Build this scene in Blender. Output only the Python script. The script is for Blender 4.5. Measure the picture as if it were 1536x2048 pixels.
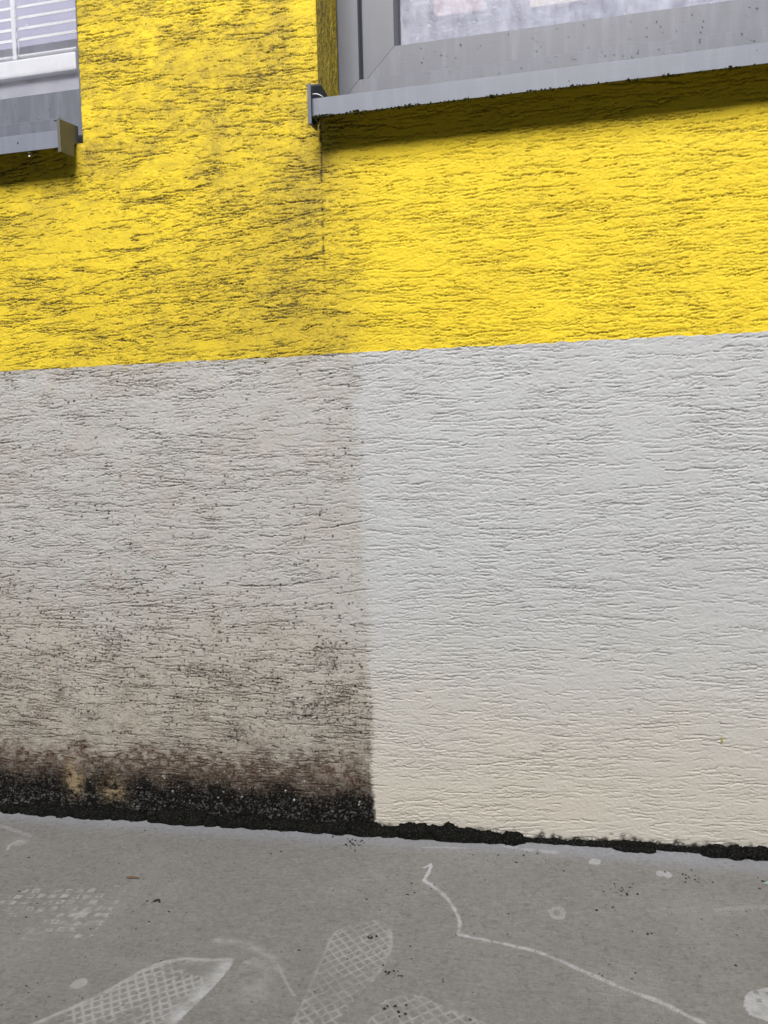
import bpy, bmesh, math, random
import numpy as np
from mathutils import Matrix, Vector, noise as mnoise

for o in list(bpy.data.objects):
    bpy.data.objects.remove(o, do_unlink=True)
scene = bpy.context.scene
COL = scene.collection
random.seed(5)
RNG = np.random.default_rng(11)

# ------------------------------------------------------------------ camera
cam = bpy.data.cameras.new('camera')
cam_ob = bpy.data.objects.new('camera', cam)
COL.objects.link(cam_ob)
CR = ((0.97830623, -0.00767246, -0.20702187),      # world axes seen from the lens
      (0.20585274, -0.07625486, 0.97560742),
      (-0.02327174, -0.99705884, -0.07302121))
m3 = Matrix(((CR[0][0], -CR[0][1], -CR[0][2]),
             (CR[1][0], -CR[1][1], -CR[1][2]),
             (CR[2][0], -CR[2][1], -CR[2][2])))
cam_ob.matrix_world = Matrix.Translation((0, -1.15, 0.60)) @ m3.to_4x4()
cam.sensor_fit = 'VERTICAL'
cam.sensor_height = 24.0
cam.sensor_width = 18.0
cam.lens = 24.0 * 1538 / 2048
cam.clip_start = 0.02
cam.clip_end = 400
scene.camera = cam_ob

# ------------------------------------------------------------------ sky and sun (overcast, light from high up)
SUN_EL, SUN_AZ = 45.0, 2.0        # azimuth measured from straight out of the wall, towards +X
world = bpy.data.worlds.new('World')
scene.world = world
world.use_nodes = True
wn = world.node_tree
wn.nodes.clear()
sky = wn.nodes.new('ShaderNodeTexSky')
sky.sky_type = 'NISHITA'
sky.sun_disc = False
sky.sun_elevation = math.radians(SUN_EL)
sky.sun_rotation = math.radians(180 - SUN_AZ)
sky.air_density = 1.0
sky.dust_density = 3.0
bg = wn.nodes.new('ShaderNodeBackground')
bg.inputs['Strength'].default_value = 0.05
wo = wn.nodes.new('ShaderNodeOutputWorld')
wn.links.new(sky.outputs[0], bg.inputs[0])
wn.links.new(bg.outputs[0], wo.inputs[0])
sl = bpy.data.lights.new('sun', 'SUN')
sl.energy = 1.5
sl.angle = math.radians(30)
sl.color = (1.0, 0.972, 0.935)
sun = bpy.data.objects.new('sun', sl)
COL.objects.link(sun)
el, az = math.radians(SUN_EL), math.radians(SUN_AZ)
to_sun = Vector((math.sin(az) * math.cos(el), -math.cos(az) * math.cos(el), math.sin(el)))
sun.rotation_euler = to_sun.to_track_quat('Z', 'Y').to_euler()
vs = scene.view_settings
vs.view_transform = 'Standard'
vs.look = 'None'
vs.exposure = 1.95
vs.gamma = 1.0
vs.use_curve_mapping = False

# ------------------------------------------------------------------ measures (metres)
XR = -0.330        # left edge of the right-hand window opening
XL = -0.7245       # right edge of the left-hand window opening
ZO = 1.112         # bottom of both openings
ZT = 2.35          # top of both openings
ZB = 0.757         # paint line between yellow and grey
CELL = 0.0012
KC = 0.0014 / CELL


def ground_z(x):
    return 0.0105 + 0.0195 * x


# ------------------------------------------------------------------ helpers
def tag(o, label=None, cat=None, group=None, kind=None):
    if label: o['label'] = label
    if cat: o['category'] = cat
    if group: o['group'] = group
    if kind: o['kind'] = kind
    return o


def link_mesh(name, me, mat=None, parent=None):
    o = bpy.data.objects.new(name, me)
    COL.objects.link(o)
    if mat is not None and not me.materials:
        me.materials.append(mat)
    if parent is not None:
        o.parent = parent
    return o


def obj(name, bm, mat, parent=None, smooth=False):
    me = bpy.data.meshes.new(name)
    bm.to_mesh(me)
    bm.free()
    if smooth:
        for p in me.polygons: p.use_smooth = True
    return link_mesh(name, me, mat, parent)


def empty(name, loc):
    o = bpy.data.objects.new(name, None)
    o.empty_display_size = 0.05
    o.location = loc
    COL.objects.link(o)
    return o


def add_box(bm, x0, x1, y0, y1, z0, z1, bev=0.0):
    b = bmesh.new()
    bmesh.ops.create_cube(b, size=1.0)
    for v in b.verts:
        v.co = Vector(((x0 + x1) / 2 + v.co.x * (x1 - x0), (y0 + y1) / 2 + v.co.y * (y1 - y0), (z0 + z1) / 2 + v.co.z * (z1 - z0)))
    if bev > 0:
        bmesh.ops.bevel(b, geom=list(b.edges), offset=bev, segments=2, affect='EDGES', profile=0.7)
    t = bpy.data.meshes.new('tmp')
    b.to_mesh(t); b.free()
    bm.from_mesh(t)
    bpy.data.meshes.remove(t)


def add_tube(bm, pts, r, n=8):
    rings = []
    for i, p in enumerate(pts):
        p = Vector(p)
        a = Vector(pts[max(0, i - 1)]); b = Vector(pts[min(len(pts) - 1, i + 1)])
        d = (b - a).normalized()
        u = d.orthogonal().normalized(); v = d.cross(u)
        rings.append([bm.verts.new(p + (u * math.cos(2 * math.pi * k / n) + v * math.sin(2 * math.pi * k / n)) * r) for k in range(n)])
    for a, b in zip(rings, rings[1:]):
        for k in range(n):
            bm.faces.new((a[k], a[(k + 1) % n], b[(k + 1) % n], b[k]))
    bm.faces.new(rings[0][::-1]); bm.faces.new(rings[-1])


def add_blob(bm, c, rx, ry, rz, seed, rough=0.35, sub=1):
    r = bmesh.ops.create_icosphere(bm, subdivisions=sub, radius=1.0)
    for v in r['verts']:
        k = 1 + rough * mnoise.noise(v.co * 1.7 + Vector((seed * 3.1, seed * 1.7, seed)))
        v.co = Vector((c[0] + v.co.x * rx * k, c[1] + v.co.y * ry * k, c[2] + v.co.z * rz * k))


def add_profile_x(bm, prof, xs0, xs1):
    """extrude a closed (y, z) profile along X; xs0/xs1 give the X of each profile point at both ends (mitres)"""
    a = [bm.verts.new((xs0(p), p[0], p[1])) for p in prof]
    b = [bm.verts.new((xs1(p), p[0], p[1])) for p in prof]
    n = len(prof)
    for i in range(n):
        bm.faces.new((a[i], a[(i + 1) % n], b[(i + 1) % n], b[i]))
    bm.faces.new(a[::-1]); bm.faces.new(b)


def recalc(bm):
    bmesh.ops.recalc_face_normals(bm, faces=list(bm.faces))


# ------------------------------------------------------------------ node helpers
class NT:
    def __init__(self, name):
        self.m = bpy.data.materials.new(name)
        self.m.use_nodes = True
        self.t = self.m.node_tree
        self.t.nodes.clear()
        self.out = self.n('ShaderNodeOutputMaterial')

    def n(self, typ, **kw):
        nd = self.t.nodes.new(typ)
        for k, v in kw.items(): setattr(nd, k, v)
        return nd

    def l(self, a, b):
        self.t.links.new(a, b)

    def val(self, sock, v):
        if hasattr(v, 'is_output') or isinstance(v, bpy.types.NodeSocket): self.l(v, sock)
        else: sock.default_value = v

    def math(self, op, a, b=0.0, clamp=False):
        nd = self.n('ShaderNodeMath', operation=op); nd.use_clamp = clamp
        self.val(nd.inputs[0], a); self.val(nd.inputs[1], b)
        return nd.outputs[0]

    def mix(self, f, a, b, blend='MIX'):
        nd = self.n('ShaderNodeMix', data_type='RGBA', blend_type=blend)
        nd.clamp_factor = True
        self.val(nd.inputs['Factor'], f)
        self.val(nd.inputs[6], a if not isinstance(a, tuple) else (*a[:3], 1))
        self.val(nd.inputs[7], b if not isinstance(b, tuple) else (*b[:3], 1))
        return nd.outputs[2]

    def attr(self, name):
        return self.n('ShaderNodeAttribute', attribute_name=name).outputs['Fac']

    def coords(self, scale=(1, 1, 1)):
        tc = self.n('ShaderNodeTexCoord')
        mp = self.n('ShaderNodeMapping')
        mp.inputs['Scale'].default_value = scale
        self.l(tc.outputs['Object'], mp.inputs['Vector'])
        return mp.outputs[0]

    def noise(self, vec, scale, detail=3.0, rough=0.55, dist=0.0):
        nd = self.n('ShaderNodeTexNoise')
        self.l(vec, nd.inputs['Vector'])
        nd.inputs['Scale'].default_value = scale
        nd.inputs['Detail'].default_value = detail
        nd.inputs['Roughness'].default_value = rough
        nd.inputs['Distortion'].default_value = dist
        return nd.outputs['Fac']

    def ramp(self, f, lo, hi, a=0.0, b=1.0):
        nd = self.n('ShaderNodeMapRange'); nd.clamp = True
        self.val(nd.inputs['Value'], f)
        nd.inputs['From Min'].default_value = lo; nd.inputs['From Max'].default_value = hi
        nd.inputs['To Min'].default_value = a; nd.inputs['To Max'].default_value = b
        return nd.outputs[0]

    def bump(self, h, strength=0.3, dist=0.001, normal=None):
        nd = self.n('ShaderNodeBump')
        nd.inputs['Strength'].default_value = strength
        nd.inputs['Distance'].default_value = dist
        self.l(h, nd.inputs['Height'])
        if normal is not None: self.l(normal, nd.inputs['Normal'])
        return nd.outputs[0]

    def principled(self, col, rough=0.6, normal=None, metal=0.0, spec=0.5):
        p = self.n('ShaderNodeBsdfPrincipled')
        self.val(p.inputs['Base Color'], col if not isinstance(col, tuple) else (*col[:3], 1))
        self.val(p.inputs['Roughness'], rough)
        p.inputs['Metallic'].default_value = metal
        self.val(p.inputs['Specular IOR Level'], spec)
        if normal is not None: self.l(normal, p.inputs['Normal'])
        return p.outputs[0]

    def done(self, shader):
        self.l(shader, self.out.inputs['Surface'])
        return self.m


# ------------------------------------------------------------------ materials
def mat_yellow():
    t = NT('yellow_paint')
    v = t.coords((1, 1, 1))
    n1 = t.noise(v, 9, 4)
    n2 = t.noise(v, 700, 2)
    c = t.mix(t.ramp(n1, .3, .7), (0.80, 0.612, 0.030), (0.75, 0.560, 0.024))
    c = t.mix(t.ramp(n2, .40, .75, 0, .38), c, (0.50, 0.335, 0.015))
    film = t.math('MULTIPLY', t.attr('film'), t.ramp(t.noise(v, 260, 3), .25, .75, .55, 1.35))
    c = t.mix(film, c, (0.23, 0.165, 0.035))
    c = t.mix(t.attr('groove_dirt_shade'), c, (0.035, 0.026, 0.012))
    c = t.mix(t.attr('black'), c, (0.014, 0.012, 0.010))
    b = t.bump(n2, .55, .0008)
    return t.done(t.principled(c, .75, b, spec=.3))


def mat_grey():
    t = NT('grey_plinth_paint')
    v = t.coords((1, 1, 1))
    n1 = t.noise(v, 6, 4)
    n2 = t.noise(v, 800, 2)
    c = t.mix(t.ramp(n1, .3, .7), (0.450, 0.466, 0.478), (0.428, 0.438, 0.442))
    c = t.mix(t.attr('beige'), c, (0.495, 0.468, 0.405))
    film = t.math('MULTIPLY', t.attr('film'), t.ramp(t.noise(v, 150, 4), .25, .75, .6, 1.3))
    tint = t.mix(t.ramp(t.noise(v, 14, 3), .35, .65), (0.365, 0.325, 0.272), (0.345, 0.325, 0.278))
    c = t.mix(film, c, tint)
    brown = t.math('MULTIPLY', t.attr('brown'), t.ramp(t.noise(v, 240, 3), .3, .7, .6, 1.3))
    c = t.mix(brown, c, (0.078, 0.048, 0.032))
    c = t.mix(t.attr('groove_dirt_shade'), c, (0.048, 0.031, 0.021))
    c = t.mix(t.attr('black'), c, (0.009, 0.0085, 0.008))
    c = t.mix(t.attr('fleck'), c, (0.42, 0.42, 0.40))
    c = t.mix(t.attr('tan'), c, (0.29, 0.225, 0.135))
    b = t.bump(n2, .40, .0006)
    sp = t.math('MULTIPLY', t.math('SUBTRACT', 1.0, t.attr('black'), True), .30)
    return t.done(t.principled(c, .62, b, spec=sp))


def mat_ground():
    t = NT('grey_screed')
    v = t.coords((1, 1, 1))
    n1 = t.noise(v, 5, 5, .6)
    n2 = t.noise(v, 120, 4, .6)
    n3 = t.noise(v, 900, 2)
    c = t.mix(t.ramp(n1, .3, .7), (0.1964, 0.1920, 0.1756), (0.1696, 0.1667, 0.1548))
    c = t.mix(t.ramp(n2, .3, .75, 0, .45), c, (0.0916, 0.0884, 0.0818))
    c = t.mix(t.ramp(n3, .5, .8, 0, .35), c, (0.0521, 0.0498, 0.0461))
    # faint imprint of a woven sheet
    sx = t.n('ShaderNodeSeparateXYZ'); t.l(v, sx.inputs[0])
    wx = t.math('SINE', t.math('MULTIPLY', sx.outputs[0], 2 * math.pi / 0.0041))
    wy = t.math('SINE', t.math('MULTIPLY', sx.outputs[1], 2 * math.pi / 0.0062))
    w = t.math('ADD', wx, wy)
    patch = t.ramp(t.noise(v, 7, 3), .42, .66)
    wc = t.math('MULTIPLY', t.ramp(w, -.3, 1.8), t.math('MULTIPLY', patch, .20))
    br = t.noise(t.coords((40, 260, 40)), 1.5, 4, .65)
    c = t.mix(t.ramp(br, .42, .72, 0, .40), c, (0.2530, 0.2470, 0.2292))
    c = t.mix(t.ramp(t.noise(v, 420, 3, .7), .52, .74, 0, .55), c, (0.0682, 0.0657, 0.0583))
    c = t.mix(wc, c, (0.1939, 0.1915, 0.1889))
    c = t.mix(t.attr('rim'), c, (0.2356, 0.2455, 0.2666))
    c = t.mix(t.attr('mark'), c, (0.4092, 0.4154, 0.4154))
    c = t.mix(t.attr('rust'), c, (0.1309, 0.0941, 0.0737))
    c = t.mix(t.attr('black'), c, (0.0248, 0.0248, 0.0223))
    h = t.math('ADD', t.math('MULTIPLY', w, t.math('MULTIPLY', patch, .12)), t.math('ADD', n2, t.math('MULTIPLY', n3, .5)))
    b = t.bump(h, .30, .0007)
    r = t.ramp(n2, .3, .7, .5, .7)
    return t.done(t.principled(c, r, b, spec=.35))


def mat_aluminium(name, col, streak, rough=.42, dots=0.0, grain_axis=0):
    t = NT(name)
    v = t.coords((1, 1, 1))
    sc = (4, 60, 500) if grain_axis == 0 else (500, 60, 4)
    gr = t.noise(t.coords(sc), 1.6, 3)
    st = t.noise(t.coords((70, 20, 7)), 1.0, 4, .6)
    n = t.noise(v, 35, 4)
    c = t.mix(t.ramp(gr, .3, .7, 0, .35), col, tuple(k * .80 for k in col))
    c = t.mix(t.ramp(st, .46, .76, 0, streak), c, tuple(min(1, k * 1.45) for k in col))
    c = t.mix(t.ramp(n, .45, .75, 0, .25), c, (col[0] * .82, col[1] * .78, col[2] * .76))
    if dots > 0:
        vo = t.n('ShaderNodeTexVoronoi'); vo.feature = 'F1'
        t.l(v, vo.inputs['Vector']); vo.inputs['Scale'].default_value = 85
        size = t.math('MULTIPLY', t.ramp(t.n_col(vo), .72, 1.0), .17)
        d = t.math('LESS_THAN', vo.outputs['Distance'], size)
        c = t.mix(t.math('MULTIPLY', d, dots), c, (0.03, 0.028, 0.02))
    b = t.bump(gr, .12, .0004)
    return t.done(t.principled(c, rough, b, spec=.5))


def _ncol(self, vo):
    s = self.n('ShaderNodeSeparateColor')
    self.l(vo.outputs['Color'], s.inputs[0])
    return s.outputs[0]


NT.n_col = _ncol


def mat_plain(name, col, rough=.6, nscale=60, var=.25, bump=.15, spec=.4):
    t = NT(name)
    v = t.coords((1, 1, 1))
    n = t.noise(v, nscale, 4)
    c = t.mix(t.ramp(n, .3, .7), col, tuple(k * (1 - var) for k in col))
    return t.done(t.principled(c, rough, t.bump(n, bump, .0006), spec=spec))


def mat_moss():
    t = NT('black_moss')
    v = t.coords((1, 1, 1))
    n = t.noise(v, 420, 4, .7)
    n2 = t.noise(v, 60, 3)
    c = t.mix(t.ramp(n, .52, .8), (0.006, 0.006, 0.0055), (0.070, 0.070, 0.062))
    c = t.mix(t.ramp(n2, .55, .8, 0, .6), c, (0.010, 0.012, 0.005))
    return t.done(t.principled(c, .92, t.bump(n, 1.0, .002), spec=.02))


def mat_glass(name, fog, fogcol, patch_scale):
    """a pane: clear reflecting glass, with a film of condensation on it"""
    t = NT(name)
    v = t.coords((1, 1, 1))
    n = t.noise(t.coords((30, 10, 9)), 1.2, 4, .6)
    gm = t.n('ShaderNodeNewGeometry')
    front = t.math('SUBTRACT', 1.0, gm.outputs['Backfacing'])
    n2 = t.noise(v, patch_scale, 4, .65)
    drops = t.noise(t.coords((1, 1, .7)), 260, 3, .6)
    fr = t.n('ShaderNodeFresnel'); fr.inputs['IOR'].default_value = 1.52
    bn = t.bump(drops, .35 * fog, .002)
    gl = t.n('ShaderNodeBsdfGlossy'); gl.inputs['Roughness'].default_value = .04
    t.l(bn, gl.inputs['Normal'])
    tr = t.n('ShaderNodeBsdfTransparent'); tr.inputs[0].default_value = (.93, .94, .95, 1)
    cl = t.n('ShaderNodeMixShader')
    t.l(t.math('MULTIPLY', t.math('MULTIPLY', fr.outputs[0], 1.6, True), front), cl.inputs[0]); t.l(tr.outputs[0], cl.inputs[1]); t.l(gl.outputs[0], cl.inputs[2])
    df = t.n('ShaderNodeBsdfDiffuse'); df.inputs[0].default_value = (*fogcol, 1); t.l(bn, df.inputs['Normal'])
    tl = t.n('ShaderNodeBsdfTranslucent'); tl.inputs[0].default_value = (*fogcol, 1)
    fm = t.n('ShaderNodeMixShader'); fm.inputs[0].default_value = .35
    t.l(df.outputs[0], fm.inputs[1]); t.l(tl.outputs[0], fm.inputs[2])
    f = t.math('MULTIPLY', t.math('ADD', t.ramp(n, .3, .7, .45, 1.0), t.ramp(n2, .35, .7, -.14, .12)), fog, True)
    mx = t.n('ShaderNodeMixShader')
    t.l(t.math('MULTIPLY', f, front), mx.inputs[0]); t.l(cl.outputs[0], mx.inputs[1]); t.l(fm.outputs[0], mx.inputs[2])
    return t.done(mx.outputs[0])


def mat_water():
    t = NT('water_drop')
    p = t.n('ShaderNodeBsdfPrincipled')
    p.inputs['Base Color'].default_value = (.95, .96, .97, 1)
    p.inputs['Roughness'].default_value = .03
    p.inputs['IOR'].default_value = 1.33
    p.inputs['Transmission Weight'].default_value = 1.0
    return t.done(p.outputs[0])


M_YELLOW = mat_yellow()
M_GREY = mat_grey()
M_GROUND = mat_ground()
FR = (0.108, 0.118, 0.146)
M_FRAME_H = mat_aluminium('frame_lacquer_rail', FR, .75, .45, 0, 0)
M_FRAME_V = mat_aluminium('frame_lacquer_jamb', FR, .15, .45, 0, 1)
M_SILL = mat_aluminium('sill_lacquer', (0.185, 0.204, 0.250), .30, .40, 1.0, 0)
M_CAP = mat_plain('end_cap_plastic', (0.125, 0.127, 0.105), .5, 40, .2)
M_CAPDARK = mat_plain('black_rubber', (0.010, 0.013, 0.012), .6, 60, .3)
M_MOSS = mat_moss()
M_GREENMOSS = mat_plain('green_moss', (0.040, 0.045, 0.014), .95, 300, .7, .8, .1)
M_GLASS_L = mat_glass('pane_glass', .20, (.66, .66, .74), 30)
M_GLASS_R = mat_glass('fogged_pane_glass', .64, (.78, .81, .95), 45)
M_BLIND = mat_plain('white_blind', (0.84, 0.84, 0.86), .4, 30, .05, .02)
M_ROOM = mat_plain('room_plaster', (0.31, 0.31, 0.41), .8, 8, .12)
M_BOARD = mat_plain('window_board_lacquer', (0.46, 0.46, 0.52), .5, 25, .12)
M_CURTAIN = mat_plain('curtain_cloth', (0.76, 0.76, 0.82), .8, 120, .08)
M_PINK = mat_plain('pink_cloth', (0.62, 0.46, 0.48), .85, 30, .15)
M_CREAM = mat_plain('cream_cloth', (0.80, 0.70, 0.58), .85, 30, .1)
M_WATER = mat_water()
M_DEBRIS = mat_plain('dark_crumb', (0.028, 0.026, 0.022), .9, 200, .4)
M_HUSK = mat_plain('brown_husk', (0.16, 0.075, 0.04), .6, 150, .4)
M_LEAF = mat_plain('yellow_leaf', (0.62, 0.52, 0.06), .6, 150, .2)
M_FLAKE = mat_plain('mint_flake', (0.48, 0.62, 0.54), .6, 150, .15)

# ------------------------------------------------------------------ plaster relief (numpy)


def sstep(a, b, x):
    t = np.clip((x - a) / (b - a), 0, 1)
    return t * t * (3 - 2 * t)


def vnoise(nz, nx, cz, cx, rng):
    """smooth value noise, feature size cz x cx cells"""
    gz, gx = int(nz / cz) + 3, int(nx / cx) + 3
    g = rng.random((gz, gx)).astype(np.float32) * 2 - 1
    zz = np.arange(nz) / cz + rng.random(); xx = np.arange(nx) / cx + rng.random()
    iz = zz.astype(int); fz = (zz - iz); fz = (fz * fz * (3 - 2 * fz)).astype(np.float32)
    ix = xx.astype(int); fx = (xx - ix); fx = (fx * fx * (3 - 2 * fx)).astype(np.float32)
    r = g[iz] * (1 - fz[:, None]) + g[np.minimum(iz + 1, gz - 1)] * fz[:, None]
    return r[:, ix] * (1 - fx) + r[:, np.minimum(ix + 1, gx - 1)] * fx


def carve(G, L, n, lmin, lmax, dmin, dmax, wmin, wmax, slope, jag, rng, dens=None, slope_fn=None):
    """n dragged-grain grooves: G gets the depth (cells->m), L the lip beneath"""
    nz, nx = G.shape
    x0 = rng.random(n) * (nx + lmax) - lmax * .5
    z0 = rng.random(n) * nz
    if dens is not None:
        k = rng.random(n) < dens[np.clip(z0.astype(int), 0, nz - 1), np.clip(x0.astype(int), 0, nx - 1)]
        x0, z0 = x0[k], z0[k]
        n = len(x0)
    ln = lmin + (lmax - lmin) * rng.random(n) ** 2.6
    T = int(lmax) * 1 + 2
    t = np.arange(T)
    alive = t[None, :] < ln[:, None]
    drift = slope + rng.normal(0, .05, n)
    if slope_fn is not None: drift = drift + slope_fn(x0, z0)
    step = rng.normal(0, jag, (n, T))
    jump = (rng.random((n, T)) < .13) * rng.normal(0, 1.3, (n, T))
    dz = np.cumsum(step + jump, axis=1)
    dz = dz - dz.mean(axis=1, keepdims=True) * .0
    # keep the wander bounded
    dz = dz - .6 * np.cumsum(dz, axis=1) / (np.arange(T) + 1)
    z = z0[:, None] + drift[:, None] * t[None, :] + dz
    x = x0[:, None] + t[None, :]
    ph = (t[None, :] + .5) / ln[:, None]
    taper = np.clip(np.minimum(ph, 1 - ph) * 5, 0, 1) ** .6
    dep = (dmin + (dmax - dmin) * rng.random(n) ** 1.5)[:, None] * taper * np.clip(.78 + .35 * rng.normal(0, 1, (n, T)), .15, 1.25)
    wid = (wmin + (wmax - wmin) * rng.random(n))[:, None] * (.55 + .45 * taper) * np.ones((1, T))
    m = alive & (x >= 0) & (x < nx) & (z > 3) & (z < nz - 4)
    x = x[m].astype(int); z = z[m]; dep = dep[m]; wid = wid[m]
    zi = z.astype(int)
    for k in range(-3, 5):
        zz = np.clip(zi + k, 0, nz - 1)
        d = (zi + k - z) / wid
        # steep upper edge, longer lower flank
        prof = np.where(d > 0, np.clip(1 - d * 1.15, 0, 1), np.clip(1 + d * .75, 0, 1))
        np.maximum.at(G, (zz, x), (dep * prof).astype(np.float32))
        lip = np.exp(-((zi + k - (z - wid * 1.9)) / (.8 * wid)) ** 2) * dep * .28
        np.maximum.at(L, (zz, x), lip.astype(np.float32))


def plaster(nz, nx, rng, smooth, ztop_frac=None):
    """relief in metres (+ = out of the wall) and groove depth; smooth (nz,nx) in 0..1 flattens it"""
    G = np.zeros((nz, nx), np.float32); L = np.zeros((nz, nx), np.float32)
    area = nz * nx * CELL * CELL
    dens = np.clip(.66 + .38 * vnoise(nz, nx, 45, 90, rng) + .26 * vnoise(nz, nx, 18, 40, rng), .06, 1)
    sl = vnoise(nz, nx, 90, 140, rng) * .07
    sf = lambda x, z: sl[np.clip(z.astype(int), 0, nz - 1), np.clip(x.astype(int), 0, nx - 1)]
    carve(G, L, int(5200 * area), 14 * KC, 90 * KC, .0011, .0031, .68, 1.15, .015, .20, rng, dens, sf)
    carve(G, L, int(8000 * area), 5 * KC, 30 * KC, .0009, .0026, .62, 1.10, .02, .36, rng, dens, sf)
    carve(G, L, int(20000 * area), 2 * KC, 9 * KC, .0005, .0015, .55, 1.0, .03, .6, rng, dens)
    a = np.clip(.55 + .6 * dens, 0, 1.2)
    h = .00026 * vnoise(nz, nx, 2.4, 4.0, rng) + .00036 * vnoise(nz, nx, 1.4, 1.9, rng)
    h += .00014 * vnoise(nz, nx, 6, 16, rng)
    pl = vnoise(nz, nx, 8, 34, rng) * 2.2 + vnoise(nz, nx, 3, 9, rng) * .5
    h += .00013 * (np.floor(pl) + sstep(.75, 1.0, pl - np.floor(pl)))      # dragged plates with torn edges
    h *= a
    h += .0006 * vnoise(nz, nx, 140, 190, rng)
    h = h * (1 - .55 * smooth) + (L - G) * (1 - .40 * smooth)
    return h.astype(np.float32), np.clip(G / .0016, 0, 1.3)


def spots(nz, nx, n, rmin, rmax, prob, rng):
    S = np.zeros((nz, nx), np.float32)
    z = rng.random(n) * nz; x = rng.random(n) * nx
    k = rng.random(n) < prob[np.clip(z.astype(int), 0, nz - 1), np.clip(x.astype(int), 0, nx - 1)]
    z, x = z[k], x[k]
    r = rmin + (rmax - rmin) * rng.random(len(z)) ** 3
    zi, xi = z.astype(int), x.astype(int)
    R = int(rmax) + 1
    for a in range(-R, R + 1):
        for b in range(-R, R + 1):
            d = np.sqrt((zi + a - z) ** 2 + (xi + b - x) ** 2)
            v = np.clip((r - d) / .8 + .5, 0, 1).astype(np.float32)
            np.maximum.at(S, (np.clip(zi + a, 0, nz - 1), np.clip(xi + b, 0, nx - 1)), v)
    return S


EDGE_Z = [-.1, .0238, .1379, .2184, .377, .5327, .5867, .6632, .7609, .8653, .9841, 1.0996, 1.5]
EDGE_X = [-.274, -.2743, -.2723, -.2727, -.2751, -.2798, -.2839, -.2882, -.2785, -.2760, -.296, -.326, -.33]


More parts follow.
